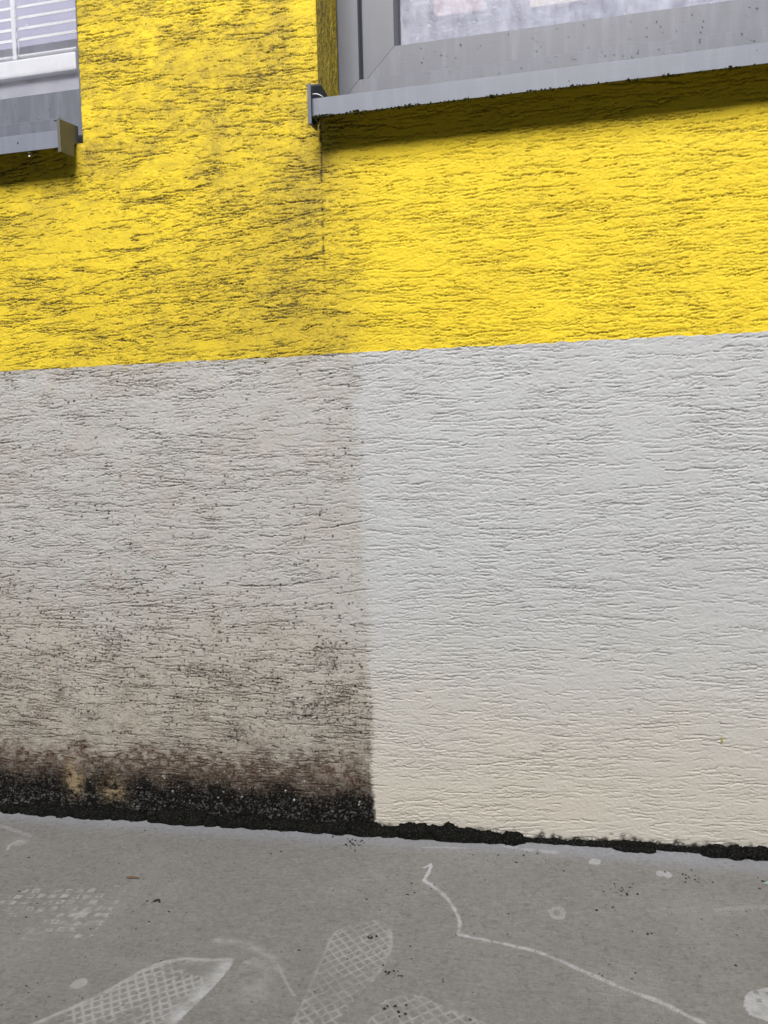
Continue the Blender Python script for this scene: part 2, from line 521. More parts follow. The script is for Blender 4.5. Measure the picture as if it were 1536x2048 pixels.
def wall_masks(X, Z, groove, rng):
    nz, nx = X.shape
    xb = np.interp(Z, EDGE_Z, EDGE_X).astype(np.float32)
    wob = .004 * vnoise(nz, nx, 25, 25, rng) + .0022 * vnoise(nz, nx, 3, 3, rng)
    blur = np.interp(Z, [0, .2, .55, .72, .80, 1.1], [.0022, .005, .010, .014, .022, .06])
    side = np.clip(.5 + (xb + wob * (1 + 2 * sstep(.6, .75, Z)) - X) / (2 * blur), 0, 1)
    n_big = vnoise(nz, nx, 70, 90, rng); n_mid = vnoise(nz, nx, 22, 30, rng); n_s = vnoise(nz, nx, 5, 7, rng); n_f = vnoise(nz, nx, 1.6, 1.8, rng)
    yel = Z > ZB
    # ---- yellow
    core = np.exp(-((X + .375) / .085) ** 2) * sstep(.70, .80, Z) * (1 - sstep(.98, 1.12, Z))
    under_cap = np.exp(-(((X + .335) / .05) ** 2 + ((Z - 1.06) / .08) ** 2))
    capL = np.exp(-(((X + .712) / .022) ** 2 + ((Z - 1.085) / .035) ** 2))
    belt = np.exp(-((Z - .80) / .07) ** 2)
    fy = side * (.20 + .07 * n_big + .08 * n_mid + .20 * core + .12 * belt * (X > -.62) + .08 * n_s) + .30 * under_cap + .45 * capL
    pier = sstep(.93, 1.10, Z) * side
    fy = fy + pier * (.10 + .14 * n_mid + .12 * n_s)
    fy = np.clip(fy + (1 - side) * (.035 + .05 * n_mid), 0, .85)
    gy = groove ** 1.1 * (side * (.98 + .25 * core + .25 * n_mid) + (1 - side) * (.46 + .12 * n_mid) + .3 * under_cap)  # clean-side grooves: their shade is painted in as dark colour
    streak = np.exp(-((X + .3275 + .0012 * n_s) / .0022) ** 2) * sstep(.80, .93, Z) * (Z < 1.112) * np.clip(.34 + .9 * n_s + .6 * n_f + .6 * sstep(1.00, 1.10, Z), 0, 1)
    spy = spots(nz, nx, int(26000 * nz * nx * CELL * CELL), .4, 1.1, np.clip(side * (.16 + .45 * core + .30 * n_mid), 0, 1) * yel, rng) * sstep(-.2, .3, n_f)
    smudge = sstep(.35, .8, vnoise(nz, nx, 12, 26, rng) * .6 + n_s * .5 + .18 * core) * side * .45 * sstep(0.05, .5, groove + .25 * n_f + .2)
    by = np.maximum(np.maximum(streak * .95, spy * .9), smudge * .55)
    # ---- grey
    low = 1 - sstep(.15, .48, Z)
    fg = side * np.clip(.50 + .10 * n_mid + .08 * n_big + .34 * low + .10 * n_s, 0, 1) + (1 - side) * .04
    topline = np.exp(-((ZB - Z) / .012) ** 2) * side * np.clip(.35 + .8 * n_s, 0, 1)
    fg = np.clip(fg + .4 * topline, 0, .9)
    gg = groove ** 1.2 * (side * (.38 + .45 * low + .22 * sstep(.1, .8, n_mid)) + (1 - side) * (.16 + .05 * n_mid))
    bt = .098 + .010 * n_mid + .012 * n_s + .006 * (X + .6)
    br = np.exp(-np.clip(Z - bt + .002, 0, 1) / .030) * np.clip(.9 + .35 * n_s + .25 * n_f, 0, 1.1) * side
    blk = (1 - sstep(-.026, .030, Z - bt + .016 * n_f + .010 * n_s + .026)) * side
    fade = np.clip(1.05 - (1 - sstep(.0, .055, Z)) * (.28 + .45 * (n_f > .15)), 0, 1)
    patch = sstep(.2, .7, vnoise(nz, nx, 40, 45, rng) * .7 + n_mid * .5)
    pr = side * np.clip((.04 + .95 * np.exp(-((Z - .27) / .13) ** 2) + .10 * sstep(.45, .6, Z)) * (.22 + 1.1 * patch), 0, 1)
    sp = spots(nz, nx, int(90000 * nz * nx * CELL * CELL), .35, 1.75, pr * (~yel), rng)
    # spots lodge in the relief
    sp *= np.clip(.55 + .5 * groove + .5 * sstep(-.3, .4, n_f), 0, 1)
    mould = sstep(.25, .75, n_s * .6 + n_f * .55 + .9 * (patch - .45)) * side * np.exp(-((Z - .22) / .12) ** 2) * .32
    foot = (1 - sstep(.0, .012, Z - ground_z(X) - .004 + .008 * n_s - .004 * np.exp(-((X - .12) / .05) ** 2))) * (1 - side) * .9 * sstep(-.3, .3, n_f + .5)
    c1 = np.abs(vnoise(nz, nx, 3.2, 5.5, rng)); c2 = np.abs(vnoise(nz, nx, 2.6, 4.0, rng))
    crack = np.clip(1.25 - np.minimum(c1, c2) / .085, 0, 1) * side * np.clip(np.exp(-((Z - .17) / .10) ** 2) * (.55 + .6 * n_mid + .4 * n_s), 0, 1) * .62
    bg_ = np.clip(np.maximum.reduce([blk, sp * .95, mould, foot, crack]), 0, 1)
    fl = spots(nz, nx, int(42000 * nz * nx * CELL * CELL), .35, 1.5, np.clip(blk * 1.2 + .2 * br, 0, 1) * (.05 + .16 * sstep(.03, .06, Z)) * np.exp(-((X + .55) / .15) ** 2), rng) * .95 * sstep(-.5, .2, n_f)
    fl = np.maximum(fl, blk * (1 - sstep(.03, .07, Z)) * sstep(.10, .6, n_f) * (.5 + .5 * n_s) * .26)
    tan = (np.exp(-(((X + .802) / .016) ** 2 + ((Z - .052) / .022) ** 2)) + .8 * np.exp(-(((X + .728) / .022) ** 2 + ((Z - .043) / .020) ** 2)) + np.exp(-(((X + .806) / .010) ** 2 + ((Z - .078) / .010) ** 2)))
    tan = np.clip(tan * (.55 + .6 * n_s + .5 * n_f), 0, .9)
    beige = np.clip((1 - sstep(.04, .44, Z + .02 * n_mid)) * (.92 + .12 * n_big), 0, 1)
    film = np.where(yel, fy, fg); gd = np.where(yel, gy, gg); bl = np.where(yel, by, bg_)
    return dict(film=film, groove_dirt_shade=np.clip(gd, 0, .93), black=bl, brown=np.clip(br * .95, 0, .95), fleck=fl, tan=tan, beige=beige)


def grid_mesh(name, parts, mat, parent, attrs, label=None):
    """parts: list of (verts (N,3), quads (M,4), {attr: (N,)}) joined into one mesh"""
    off = 0; V = []; Q = []; A = {a: [] for a in attrs}
    for v, q, at in parts:
        V.append(v); Q.append(q + off); off += len(v)
        for a in attrs: A[a].append(at.get(a, np.zeros(len(v), np.float32)))
    V = np.concatenate(V).astype(np.float32); Q = np.concatenate(Q).astype(np.int32)
    me = bpy.data.meshes.new(name)
    me.vertices.add(len(V)); me.vertices.foreach_set('co', V.ravel())
    me.loops.add(Q.size); me.loops.foreach_set('vertex_index', Q.ravel())
    me.polygons.add(len(Q))
    me.polygons.foreach_set('loop_start', np.arange(0, Q.size, 4, dtype=np.int32))
    me.polygons.foreach_set('use_smooth', np.ones(len(Q), bool))
    me.update(calc_edges=True)
    for a in attrs:
        at = me.attributes.new(a, 'FLOAT', 'POINT')
        at.data.foreach_set('value', np.concatenate(A[a]).astype(np.float32).ravel())
    o = link_mesh(name, me, mat, parent)
    if label: o['label'] = label
    return o


def quads_of(keep, nz, nx):
    """quads over a (nz,nx) vertex grid for cells flagged in keep (nz-1,nx-1); normal towards -Y for x-z grids"""
    idx = np.arange(nz * nx).reshape(nz, nx)
    q = np.stack([idx[:-1, :-1], idx[:-1, 1:], idx[1:, 1:], idx[1:, :-1]], -1)
    return q[keep]


def compact(v, q, at):
    used = np.unique(q)
    mp = np.full(len(v), -1, np.int64); mp[used] = np.arange(len(used))
    return v[used], mp[q], {k: a[used] for k, a in at.items()}


# ------------------------------------------------------------------ the house
house = tag(empty('house', (0, 0, 0)), 'house front with yellow render over a grey plinth, grimy left and washed clean right', 'house')

X0, X1, ZTOP = -1.0095, 0.3695, 1.395
ATT = ['film', 'groove_dirt_shade', 'black', 'brown', 'fleck', 'tan', 'beige']


def axis(a, b, marks):
    """regular spacing CELL, with grid lines landing exactly on marks"""
    pts = [a] + sorted(m for m in marks if a < m < b) + [b]
    out = []
    for p, q in zip(pts, pts[1:]):
        n = max(1, int(round((q - p) / CELL)))
        out.append(np.linspace(p, q, n, endpoint=False))
    return np.concatenate(out + [np.array([b])])


def build_core():
    xs = axis(X0, X1, [XL, XR]); zs = axis(-.03, ZTOP, [ZB, ZO])
    nz, nx = len(zs), len(xs)
    X, Z = np.meshgrid(xs, zs)
    side0 = np.clip(.5 + (np.interp(Z, EDGE_Z, EDGE_X) - X) / .02, 0, 1)
    under = np.exp(-np.clip(ZO - Z, 0, 1) / .05) * ((X > XR + .01) | (X < XL - .01))
    smooth = (1 - side0) * .40 * (Z < ZB) + .75 * under
    h, g = plaster(nz, nx, RNG, np.clip(smooth, 0, 1))
    at = wall_masks(X, Z, g, RNG)
    # the arris of the openings is slightly rounded and ragged
    xr = np.abs(X - XR) + 10 * (X < XR - .05) + 0 * Z
    rag = vnoise(nz, nx, 4, 4, RNG)
    edge = np.where(Z > ZO - .004, np.exp(-np.abs(X - XR) / .0022) + np.exp(-np.abs(X - XL) / .0022), 0)
    Y = -h + edge * (.0018 + .0008 * rag)
    Zj = Z + np.where(np.abs(Z - ZB) < 1e-5, .0013 * vnoise(nz, nx, 5, 12, RNG) + .0006 * vnoise(nz, nx, 2, 3, RNG), 0)
    V = np.stack([X, Y, Zj], -1).reshape(-1, 3)
    at = {k: a.reshape(-1) for k, a in at.items()}
    xc = (xs[:-1] + xs[1:]) / 2; zc = (zs[:-1] + zs[1:]) / 2
    XC, ZC = np.meshgrid(xc, zc)
    hole = (ZC > ZO) & ((XC > XR) | (XC < XL))
    yq = quads_of((~hole) & (ZC > ZB), nz, nx)
    gq = quads_of(ZC < ZB, nz, nx)
    return compact(V, yq, at), compact(V, gq, at)


def build_outer(xa, xb, za, zb, yellow, hole=None):
    """wall beyond the finely worked part"""
    c = .006
    nx = max(2, int((xb - xa) / c) + 1); nz = max(2, int((zb - za) / c) + 1)
    xs = np.linspace(xa, xb, nx); zs = np.linspace(za, zb, nz)
    X, Z = np.meshgrid(xs, zs)
    r = RNG
    h = .0010 * vnoise(nz, nx, 1.2, 6, r) + .0006 * vnoise(nz, nx, 1.1, 1.6, r)
    gr = np.clip(vnoise(nz, nx, 1.2, 7, r) * 1.5 - .5, 0, 1)
    side = (X < -.3).astype(np.float32)
    low = 1 - sstep(.15, .48, Z); n_s = vnoise(nz, nx, 4, 5, r)
    bl = (1 - sstep(.075, .11, Z + .01 * n_s)) * side * .85
    at = dict(film=(side * (.3 + .1 * n_s + (.3 * low if not yellow else 0))), groove_dirt_shade=gr * (.10 + .35 * side),
              black=np.zeros_like(X) if yellow else bl, brown=np.exp(-np.clip(Z - .1, 0, 1) / .03) * side * (0 if yellow else .9),
              beige=(1 - sstep(.1, .34, Z)) * .8)
    V = np.stack([X, -h, Z], -1).reshape(-1, 3)
    return V, quads_of(np.ones((nz - 1, nx - 1), bool), nz, nx), {k: np.asarray(a, np.float32).reshape(-1) for k, a in at.items()}


ycore, gcore = build_core()
WL, WR, WT = -2.6, 2.1, 2.8
WIN_W = 0.95
outer_y = [build_outer(WL, X0, ZB, ZO, True), build_outer(X1, WR, ZB, ZO, True),
           build_outer(XL, XR, ZTOP, ZT, True), build_outer(XR + WIN_W, WR, ZO, ZT, True), build_outer(WL, XL - WIN_W, ZO, ZT, True),
           build_outer(WL, WR, ZT, WT, True)]
outer_g = [build_outer(WL, X0, -.05, ZB, False), build_outer(X1, WR, -.05, ZB, False)]
grid_mesh('yellow_render', [ycore] + outer_y, M_YELLOW, house, ATT, 'yellow rubbed render, dulled by dirt on the left')
grid_mesh('grey_plinth', [gcore] + outer_g, M_GREY, house, ATT, 'grey rubbed plinth, black with algae at its left foot')


def build_reveal(xface, facing, tilt):
    """side face of an opening: facing +1 looks towards +X"""
    ys = np.arange(.0, .1215, CELL); zs = np.arange(ZO - .001, 1.42, CELL)
    # worked in (z along, y across): strokes run mostly up and down
    nz, ny = len(zs), len(ys)
    G = np.zeros((ny, nz), np.float32); L = np.zeros((ny, nz), np.float32)
    area = ny * nz * CELL * CELL
    carve(G, L, int(9000 * area), 20, 90, .0005, .0018, .85, 1.6, tilt, .14, RNG)
    carve(G, L, int(26000 * area), 4, 24, .0004, .0013, .75, 1.4, tilt, .2, RNG)
    G, L = G.T, L.T
    h = .0004 * vnoise(nz, ny, 3, 2, RNG) + .0004 * vnoise(nz, ny, 9, 3, RNG) + L - G
    Y, Zg = np.meshgrid(ys, zs)
    near = np.exp(-Y / .0022)
    V = np.stack([xface + facing * (h * (1 - near * .6)) - facing * near * .0, Y + .0018 * near, Zg], -1).reshape(-1, 3)
    gd = np.clip(G / .0013, 0, 1)
    at = dict(film=np.clip(.62 + .2 * vnoise(nz, ny, 20, 12, RNG), 0, 1).reshape(-1), groove_dirt_shade=(gd * .8).reshape(-1))  # dirt, plus the shade of the reveal put into the colour
    q = quads_of(np.ones((nz - 1, ny - 1), bool), nz, ny)
    # plain continuation up to the lintel
    v2 = np.array([[xface, 0, 1.418], [xface, .1215, 1.418], [xface, .1215, ZT], [xface, 0, ZT]], np.float32)
    q2 = np.array([[0, 1, 2, 3]])
    if facing < 0: q = q[:, ::-1]; q2 = q2[:, ::-1]
    return [(V, q, at), (v2, q2, dict(film=np.full(4, .4, np.float32)))]


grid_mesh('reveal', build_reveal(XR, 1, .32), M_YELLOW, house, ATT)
grid_mesh('reveal', build_reveal(XL, -1, .1), M_YELLOW, house, ATT)
bm = bmesh.new()
for (a, b) in ((XR, XR + WIN_W), (XL - WIN_W, XL)):
    add_box(bm, a, b, .0, .125, ZT, ZT + .02)
    add_box(bm, a - (.02 if a > -.5 else .02), a, .002, .125, ZO, ZT) if a < -.5 else add_box(bm, b, b + .02, .002, .125, ZO, ZT)
obj('lintel', bm, M_YELLOW, house)
# masonry behind the render, inner room walls
bm = bmesh.new()
for (a, b, c, d) in ((WL, WR, -.05, ZO - .03), (XL + .004, XR - .004, ZO - .03, ZT), (XR + WIN_W + .004, WR, ZO - .03, ZT), (WL, XL - WIN_W - .004, ZO - .03, ZT), (WL, WR, ZT + .025, WT)):
    add_box(bm, a, b, .012, .30, c, d)
obj('masonry', bm, M_ROOM, house)
bm = bmesh.new()
add_box(bm, WL, WR, 1.6, 1.65, -.05, WT); add_box(bm, WL, WR, .30, 1.6, -.1, -.05)  # rooms left without a ceiling so sky light brightens blind and curtain
add_box(bm, WL - .05, WL, .012, 1.6, -.05, WT); add_box(bm, WR, WR + .05, .012, 1.6, -.05, WT)
obj('room_wall', bm, M_ROOM, house)


# the building across the narrow yard, added unseen behind the camera: it takes the low light away from the wall
yard = tag(empty('light_blocker', (0, -5.6, 0)), 'added unseen dark brick building across the yard with a row of windows', 'light_blocker')
M_BRICK = mat_plain('dark_brick', (0.10, 0.085, 0.075), .85, 14, .3)


def yard_part(name, bm, mat):
    o = obj(name, bm, mat, yard)
    o.matrix_parent_inverse = Matrix.Translation(yard.location).inverted()
    return o


bm = bmesh.new(); add_box(bm, -12, 11, -9.5, -5.6, -.2, 4.9); yard_part('wall', bm, M_BRICK)
bm = bmesh.new(); add_box(bm, -12.3, 11.3, -9.8, -5.35, 4.9, 5.1); yard_part('roof', bm, M_CAPDARK)
for zz in (.9, 3.0):
    for k in range(6):
        xx = -9.5 + 3.4 * k
        bm = bmesh.new()
        add_box(bm, xx, xx + 1.3, -5.62, -5.56, zz, zz + 1.5)
        o = yard_part('window', bm, M_FRAME_V)
        for q in (0, 1):
            bm = bmesh.new(); add_box(bm, xx + .07 + .61 * q, xx + .62 + .61 * q, -5.57, -5.555, zz + .07, zz + 1.43)
            obj('pane', bm, M_CAPDARK, o)


# ------------------------------------------------------------------ windows
def frame_ring(parent, x_edge, sgn, w, h, z0, prof, names, label=None):
    """four mitred members; prof = closed list of (u inward from the outer edge, y)"""
    g = .00035
    xe = lambda u: x_edge + sgn * u
    # bottom and top rails
    for which in ('bottom', 'top'):
        bm = bmesh.new()
        pts = [(y, (z0 + u) if which == 'bottom' else (z0 + h - u)) for u, y in prof]
        us = {p: u for p, (u, y) in zip(pts, prof)}
        add_profile_x(bm, pts, lambda p: xe(us[p] + g), lambda p: xe(w - us[p] - g))
        recalc(bm)
        o = obj(names[0], bm, M_FRAME_H, parent)
    for which in ('near', 'far'):
        bm = bmesh.new()
        a = []; b = []
        for u, y in prof:
            xx = xe(u) if which == 'near' else xe(w - u)
            a.append(bm.verts.new((xx, y, z0 + u + g))); b.append(bm.verts.new((xx, y, z0 + h - u - g)))
        n = len(prof)
        for i in range(n): bm.faces.new((a[i], a[(i + 1) % n], b[(i + 1) % n], b[i]))
        bm.faces.new(a[::-1]); bm.faces.new(b); recalc(bm)
        obj(names[1], bm, M_FRAME_V, parent)


def drop(bm, x, y, z, rx, rz, depth):
    r = bmesh.ops.create_icosphere(bm, subdivisions=1, radius=1.0)
    for v in r['verts']:
        k = 1.0 + (.25 if v.co.z < 0 else -.1)
        v.co = Vector((x + v.co.x * rx, y + v.co.y * depth, z + v.co.z * rz * k))


def make_window(x_edge, sgn, glass, label, fog):
    w, h, z0 = WIN_W + .004, 1.16, 1.177
    # dark rebate core behind the members: shows as the black joint lines
    bm = bmesh.new()
    for a, b, c, d in ((.008, w - .008, .008, .07), (.008, w - .008, h - .07, h - .008), (.008, .07, .07, h - .07), (w - .07, w - .008, .07, h - .07)):
        xa, xb = sorted((x_edge + sgn * a, x_edge + sgn * b))
        add_box(bm, xa, xb, .1405, .176, z0 + c, z0 + d)
    win = obj('window', bm, M_CAPDARK, house)
    win['label'] = label
    outer = [(0, .122), (.0022, .120), (.0354, .120), (.036, .1206), (.036, .124), (.036, .1400), (0, .1400)]
    frame_ring(win, x_edge, sgn, w, h, z0, outer, ('frame_rail', 'frame_jamb'))
    sash = [(0, .139), (.001, .138), (.0530, .138), (.0536, .1386), (.058, .158), (.058, .172), (0, .172)]
    frame_ring(win, x_edge + sgn * .0385, sgn, w - .077, h - .077, z0 + .0385 - .0015, sash, ('sash_rail', 'sash_stile'))
    # gasket
    gx = .0385 + .058
    bm = bmesh.new()
    gz0, gz1 = z0 + gx - .0015, z0 + h - gx
    for a, b, c, d in ((gx - .004, gx + .0028, gz0 - .003, gz1), (w - gx - .0022, w - gx + .004, gz0 - .003, gz1), (gx, w - gx, gz0 - .003, gz0 + .0012), (gx, w - gx, gz1 - .0015, gz1 + .003)):
        xa, xb = sorted((x_edge + sgn * a, x_edge + sgn * b))
        add_box(bm, xa, xb, .1590, .1640, c, d)
    obj('gasket', bm, M_CAPDARK, win)
    bm = bmesh.new()
    xa, xb = sorted((x_edge + sgn * (gx - .01), x_edge + sgn * (w - gx + .01)))
    add_box(bm, xa, xb, .1605, .1635, gz0 - .012, gz1 + .012)
    obj('pane', bm, glass, win)
    # rain and condensation drops
    bm = bmesh.new()
    rr = random.Random(3 if sgn > 0 else 4)
    lo, hi = sorted((x_edge + sgn * (gx + .004), x_edge + sgn * (gx + .62)))
    for i in range(420 if fog else 12):
        x = rr.uniform(lo, hi); z = gz0 + .004 + rr.random() * .16
        if fog and mnoise.noise(Vector((x * 14, 3, z * 14))) < -.05 and rr.random() < .75: continue
        r = .0005 + .0013 * rr.random() ** 3
        drop(bm, x, .1603, z, r, r * rr.uniform(.9, 1.7), r * .55)
    for i in range(46):
        x = rr.uniform(lo, hi); z = z0 + rr.uniform(.016, .034); r = rr.uniform(.0006, .0017)
        drop(bm, x, .1199, z, r, r, r * .4)
    for i in range(60):
        x = rr.uniform(lo, hi); z = z0 + rr.uniform(.04, .085); r = rr.uniform(.0006, .0017)
        drop(bm, x, .1379, z, r, r, r * .4)
    o = obj('water_droplets', bm, M_WATER, win, True)
    o['kind'] = 'stuff'
    return win


make_window(XR, 1, M_GLASS_R, 'right-hand window with grey frame and fogged pane', True)
make_window(XL + .004, -1, M_GLASS_L, 'left-hand window with grey frame and a white blind behind its pane', False)


# ------------------------------------------------------------------ sills
def make_sill(xa, xb, label):
    bm = bmesh.new()
    # folded sheet: upper face falls outwards, front fold 26 mm, drip returned inwards
    t = .0016
    up = [(.119, 1.1335), (-.0399, 1.1175), (-.0402, 1.1171), (-.0402, 1.0918), (-.0398, 1.0914), (-.0392, 1.0914)]
    prof = up + [(-.0387, 1.0919), (-.0387, 1.1150), (.119, 1.1335 - t)]
    add_profile_x(bm, prof, lambda p: xa, lambda p: xb)
    recalc(bm)
    o = obj('window_sill', bm, M_SILL, house)
    o['label'] = label
    return o


sill_r = make_sill(XR + .0022, XR + WIN_W - .002, 'sheet sill under the fogged right-hand window')
sill_l = make_sill(XL - WIN_W + .002, -.7372, 'sheet sill under the left-hand window')


def plate(bm, prof, xa, xb, bev=.0004):
    b = bmesh.new()
    add_profile_x(b, prof, lambda p: xa, lambda p: xb)
    recalc(b)
    bmesh.ops.bevel(b, geom=list(b.edges), offset=bev, segments=1, affect='EDGES')
    t = bpy.data.meshes.new('tmp'); b.to_mesh(t); b.free(); bm.from_mesh(t); bpy.data.meshes.remove(t)


capL_prof = [(-.0425, 1.1330), (.006, 1.1412), (.006, 1.1125), (-.0068, 1.1085), (-.0105, 1.0870), (-.0445, 1.0832), (-.0448, 1.1315)]
bm = bmesh.new()
plate(bm, capL_prof, -.7370, -.7345)
plate(bm, [(-.0449, 1.0825), (-.0449, 1.1335), (-.0425, 1.1340), (-.0425, 1.0825)], -.7392, -.7340)   # front lip
obj('end_cap', bm, M_CAP, sill_l)['label'] = 'olive grey cap closing the right end of the left sill'
bm = bmesh.new()
plate(bm, [(-.041, 1.1185), (-.041, 1.1325), (-.002, 1.1385), (-.002, 1.1225)], -.7384, -.7371)
add_box(bm, -.7460, -.7371, -.0412, -.0395, 1.1315, 1.1326)
o = obj('cap_inner_plate', bm, M_CAPDARK, sill_l)  # near-black plate on the inner side of the left sill's cap

capR_prof = [(-.0470, 1.1345), (-.0430, 1.1362), (.0080, 1.1600), (.0420, 1.1600), (.0420, 1.1140), (-.0105, 1.1060), (-.0120, 1.0840), (-.0480, 1.0795)]
bm = bmesh.new()
plate(bm, capR_prof, -.3318, -.3285)
plate(bm, [(-.0490, 1.0790), (-.0490, 1.1350), (-.0466, 1.1360), (-.0466, 1.0790)], -.3322, -.3268)
obj('end_cap', bm, M_FRAME_V, sill_r)['label'] = 'grey cap closing the left end of the right sill'
bm = bmesh.new()
plate(bm, [(-.0400, 1.1180), (-.0400, 1.1350), (.0080, 1.1575), (.0400, 1.1575), (.0400, 1.1200)], -.3284, -.3266)
obj('cap_inner_plate', bm, M_CAPDARK, sill_r)  # near-black plate on the inner side of the right sill's cap
bm = bmesh.new()
add_tube(bm, [(-.3268, -.0405, 1.1235), (-.3215, -.0395, 1.1238), (-.3165, -.0385, 1.1222), (-.3120, -.037, 1.1196)], .0007, 6)
obj('sealant_bead', bm, M_BLIND, sill_r, True)

# ------------------------------------------------------------------ behind the panes
blind = tag(empty('venetian_blind', (-1.15, .19, 1.33)), 'white venetian blind with thin slats behind the left pane', 'blind')
BX0, BX1, BY = -1.58, -.835, .180


def blind_part(name, bm, mat, smooth=False):
    o = obj(name, bm, mat, None, smooth)
    o.parent = blind
    o.matrix_parent_inverse = Matrix.Translation(blind.location).inverted()
    return o


def slat_mesh():
    bm = bmesh.new()
    # shallow curved blade, tilted so that it is seen nearly edge-on from below
    n = 6; ang = math.radians(43); W = .018
    top = []; bot = []
    for i in range(n + 1):
        s = (i / n - .5) * W
        c = .0018 * (1 - (2 * i / n - 1) ** 2)
        y = s * math.cos(ang) - c * math.sin(ang); z = s * math.sin(ang) + c * math.cos(ang)
        top.append((y, z)); bot.append((y, z - .0009))
    add_profile_x(bm, top + bot[::-1], lambda p: BX0, lambda p: BX1)
    recalc(bm)
    me = bpy.data.meshes.new('slat'); bm.to_mesh(me); bm.free()
    for p in me.polygons: p.use_smooth = True
    return me


sm = slat_mesh()
Z_SLATS = [1.3915 + .0193 * i for i in range(22)]
for z in Z_SLATS:
    o = link_mesh('slat', sm, M_BLIND)
    o.parent = blind
    o.matrix_parent_inverse = Matrix.Translation(blind.location).inverted()
    o.location = (0, BY, z)
bm = bmesh.new()
add_box(bm, -.9650, -.9570, BY - .0118, BY - .0112, 1.354, 1.82)
add_box(bm, -.9655, -.9565, BY - .0121, BY - .0116, 1.350, 1.356)
blind_part('ladder_tape', bm, M_BLIND)
bm = bmesh.new()
add_tube(bm, [(-.9545, BY - .013, 1.82), (-.9545, BY - .013, 1.40), (-.9535, BY - .013, 1.385), (-.9505, BY - .013, 1.374), (-.9510, BY - .013, 1.364), (-.9540, BY - .013, 1.356)], .0006, 6)
add_tube(bm, [(-.9540, BY - .013, 1.352), (-.9510, BY - .0135, 1.357), (-.9480, BY - .0135, 1.356), (-.9465, BY - .0135, 1.351)], .0006, 6)
blind_part('cord', bm, M_BLIND, True)
bm = bmesh.new()
add_box(bm, BX0, BX1, BY - .010, BY + .010, 1.3555, 1.3585, .0006)
blind_part('slat', bm, M_BLIND)
bm = bmesh.new()
add_box(bm, BX0, BX1, BY - .013, BY + .013, 1.318, 1.3495, .004)
blind_part('bottom_rail', bm, M_BLIND)

# interior window board and pale band behind the left pane
bm = bmesh.new()
add_box(bm, XL - WIN_W, XL + .02, .1785, .30, 1.250, 1.3165, .003)
obj('window_board', bm, M_BOARD, house)
bm = bmesh.new()
add_box(bm, XL - WIN_W, XL + .02, .204, .30, 1.3735, 1.3925, .002)
obj('pale_band', bm, M_CURTAIN, house)
bm = bmesh.new()
add_box(bm, XR - .02, XR + WIN_W, .178, .42, 1.262, 1.280, .003)
obj('window_board', bm, M_ROOM, house)


def curtain(x0, x1, y, z0, z1, amp, pitch, mat, name, parent=None, seed=0):
    bm = bmesh.new()
    n = int((x1 - x0) / .006)
    rows = []
    for z in np.linspace(z0, z1, 6):
        row = []
        for i in range(n + 1):
            x = x0 + (x1 - x0) * i / n
            yy = y + amp * math.sin(2 * math.pi * x / pitch + seed + .6 * mnoise.noise(Vector((x * 9, seed, z))))
            row.append(bm.verts.new((x, yy, z)))
        rows.append(row)
    for a, b in zip(rows, rows[1:]):
        for i in range(n): bm.faces.new((a[i], a[i + 1], b[i + 1], b[i]))
    bmesh.ops.solidify(bm, geom=list(bm.faces), thickness=.0015)
    return obj(name, bm, mat, parent, True)


cur = tag(curtain(XR - .01, XR + .90, .262, 1.281, 2.3, .004, .085, M_CURTAIN, 'curtain'), 'pale lilac curtain with a pinkish patch behind the fogged right pane', 'curtain')
bm = bmesh.new()
add_box(bm, -.186, -.098, .2515, .2525, 1.366, 1.72)
obj('pink_patch', bm, M_PINK, cur)
bm = bmesh.new()
add_box(bm, -.021, .30, .2515, .2525, 1.359, 1.40)
obj('cream_patch', bm, M_CREAM, cur)
# ------------------------------------------------------------------ ground


def poly_dist(X, Y, pts):
    d = np.full(X.shape, 9.0, np.float32)
    for (ax, ay), (bx, by) in zip(pts, pts[1:]):
        vx, vy = bx - ax, by - ay
        t = np.clip(((X - ax) * vx + (Y - ay) * vy) / (vx * vx + vy * vy + 1e-12), 0, 1)
        d = np.minimum(d, np.hypot(X - ax - t * vx, Y - ay - t * vy))
    return d


def inside(X, Y, pts):
    c = np.zeros(X.shape, bool)
    n = len(pts)
    for i in range(n):
        (ax, ay), (bx, by) = pts[i], pts[(i + 1) % n]
        cr = ((ay > Y) != (by > Y)) & (X < (bx - ax) * (Y - ay) / (by - ay + 1e-12) + ax)
        c ^= cr
    return c


def smooth_line(pts, k=8):
    p = np.array(pts); out = []
    for i in range(len(p) - 1):
        p0 = p[max(0, i - 1)]; p1 = p[i]; p2 = p[i + 1]; p3 = p[min(len(p) - 1, i + 2)]
        for t in np.linspace(0, 1, k, endpoint=False):
            out.append(.5 * ((2 * p1) + (-p0 + p2) * t + (2 * p0 - 5 * p1 + 4 * p2 - p3) * t * t + (-p0 + 3 * p1 - 3 * p2 + p3) * t ** 3))
    out.append(p[-1])
    return [tuple(q) for q in out]


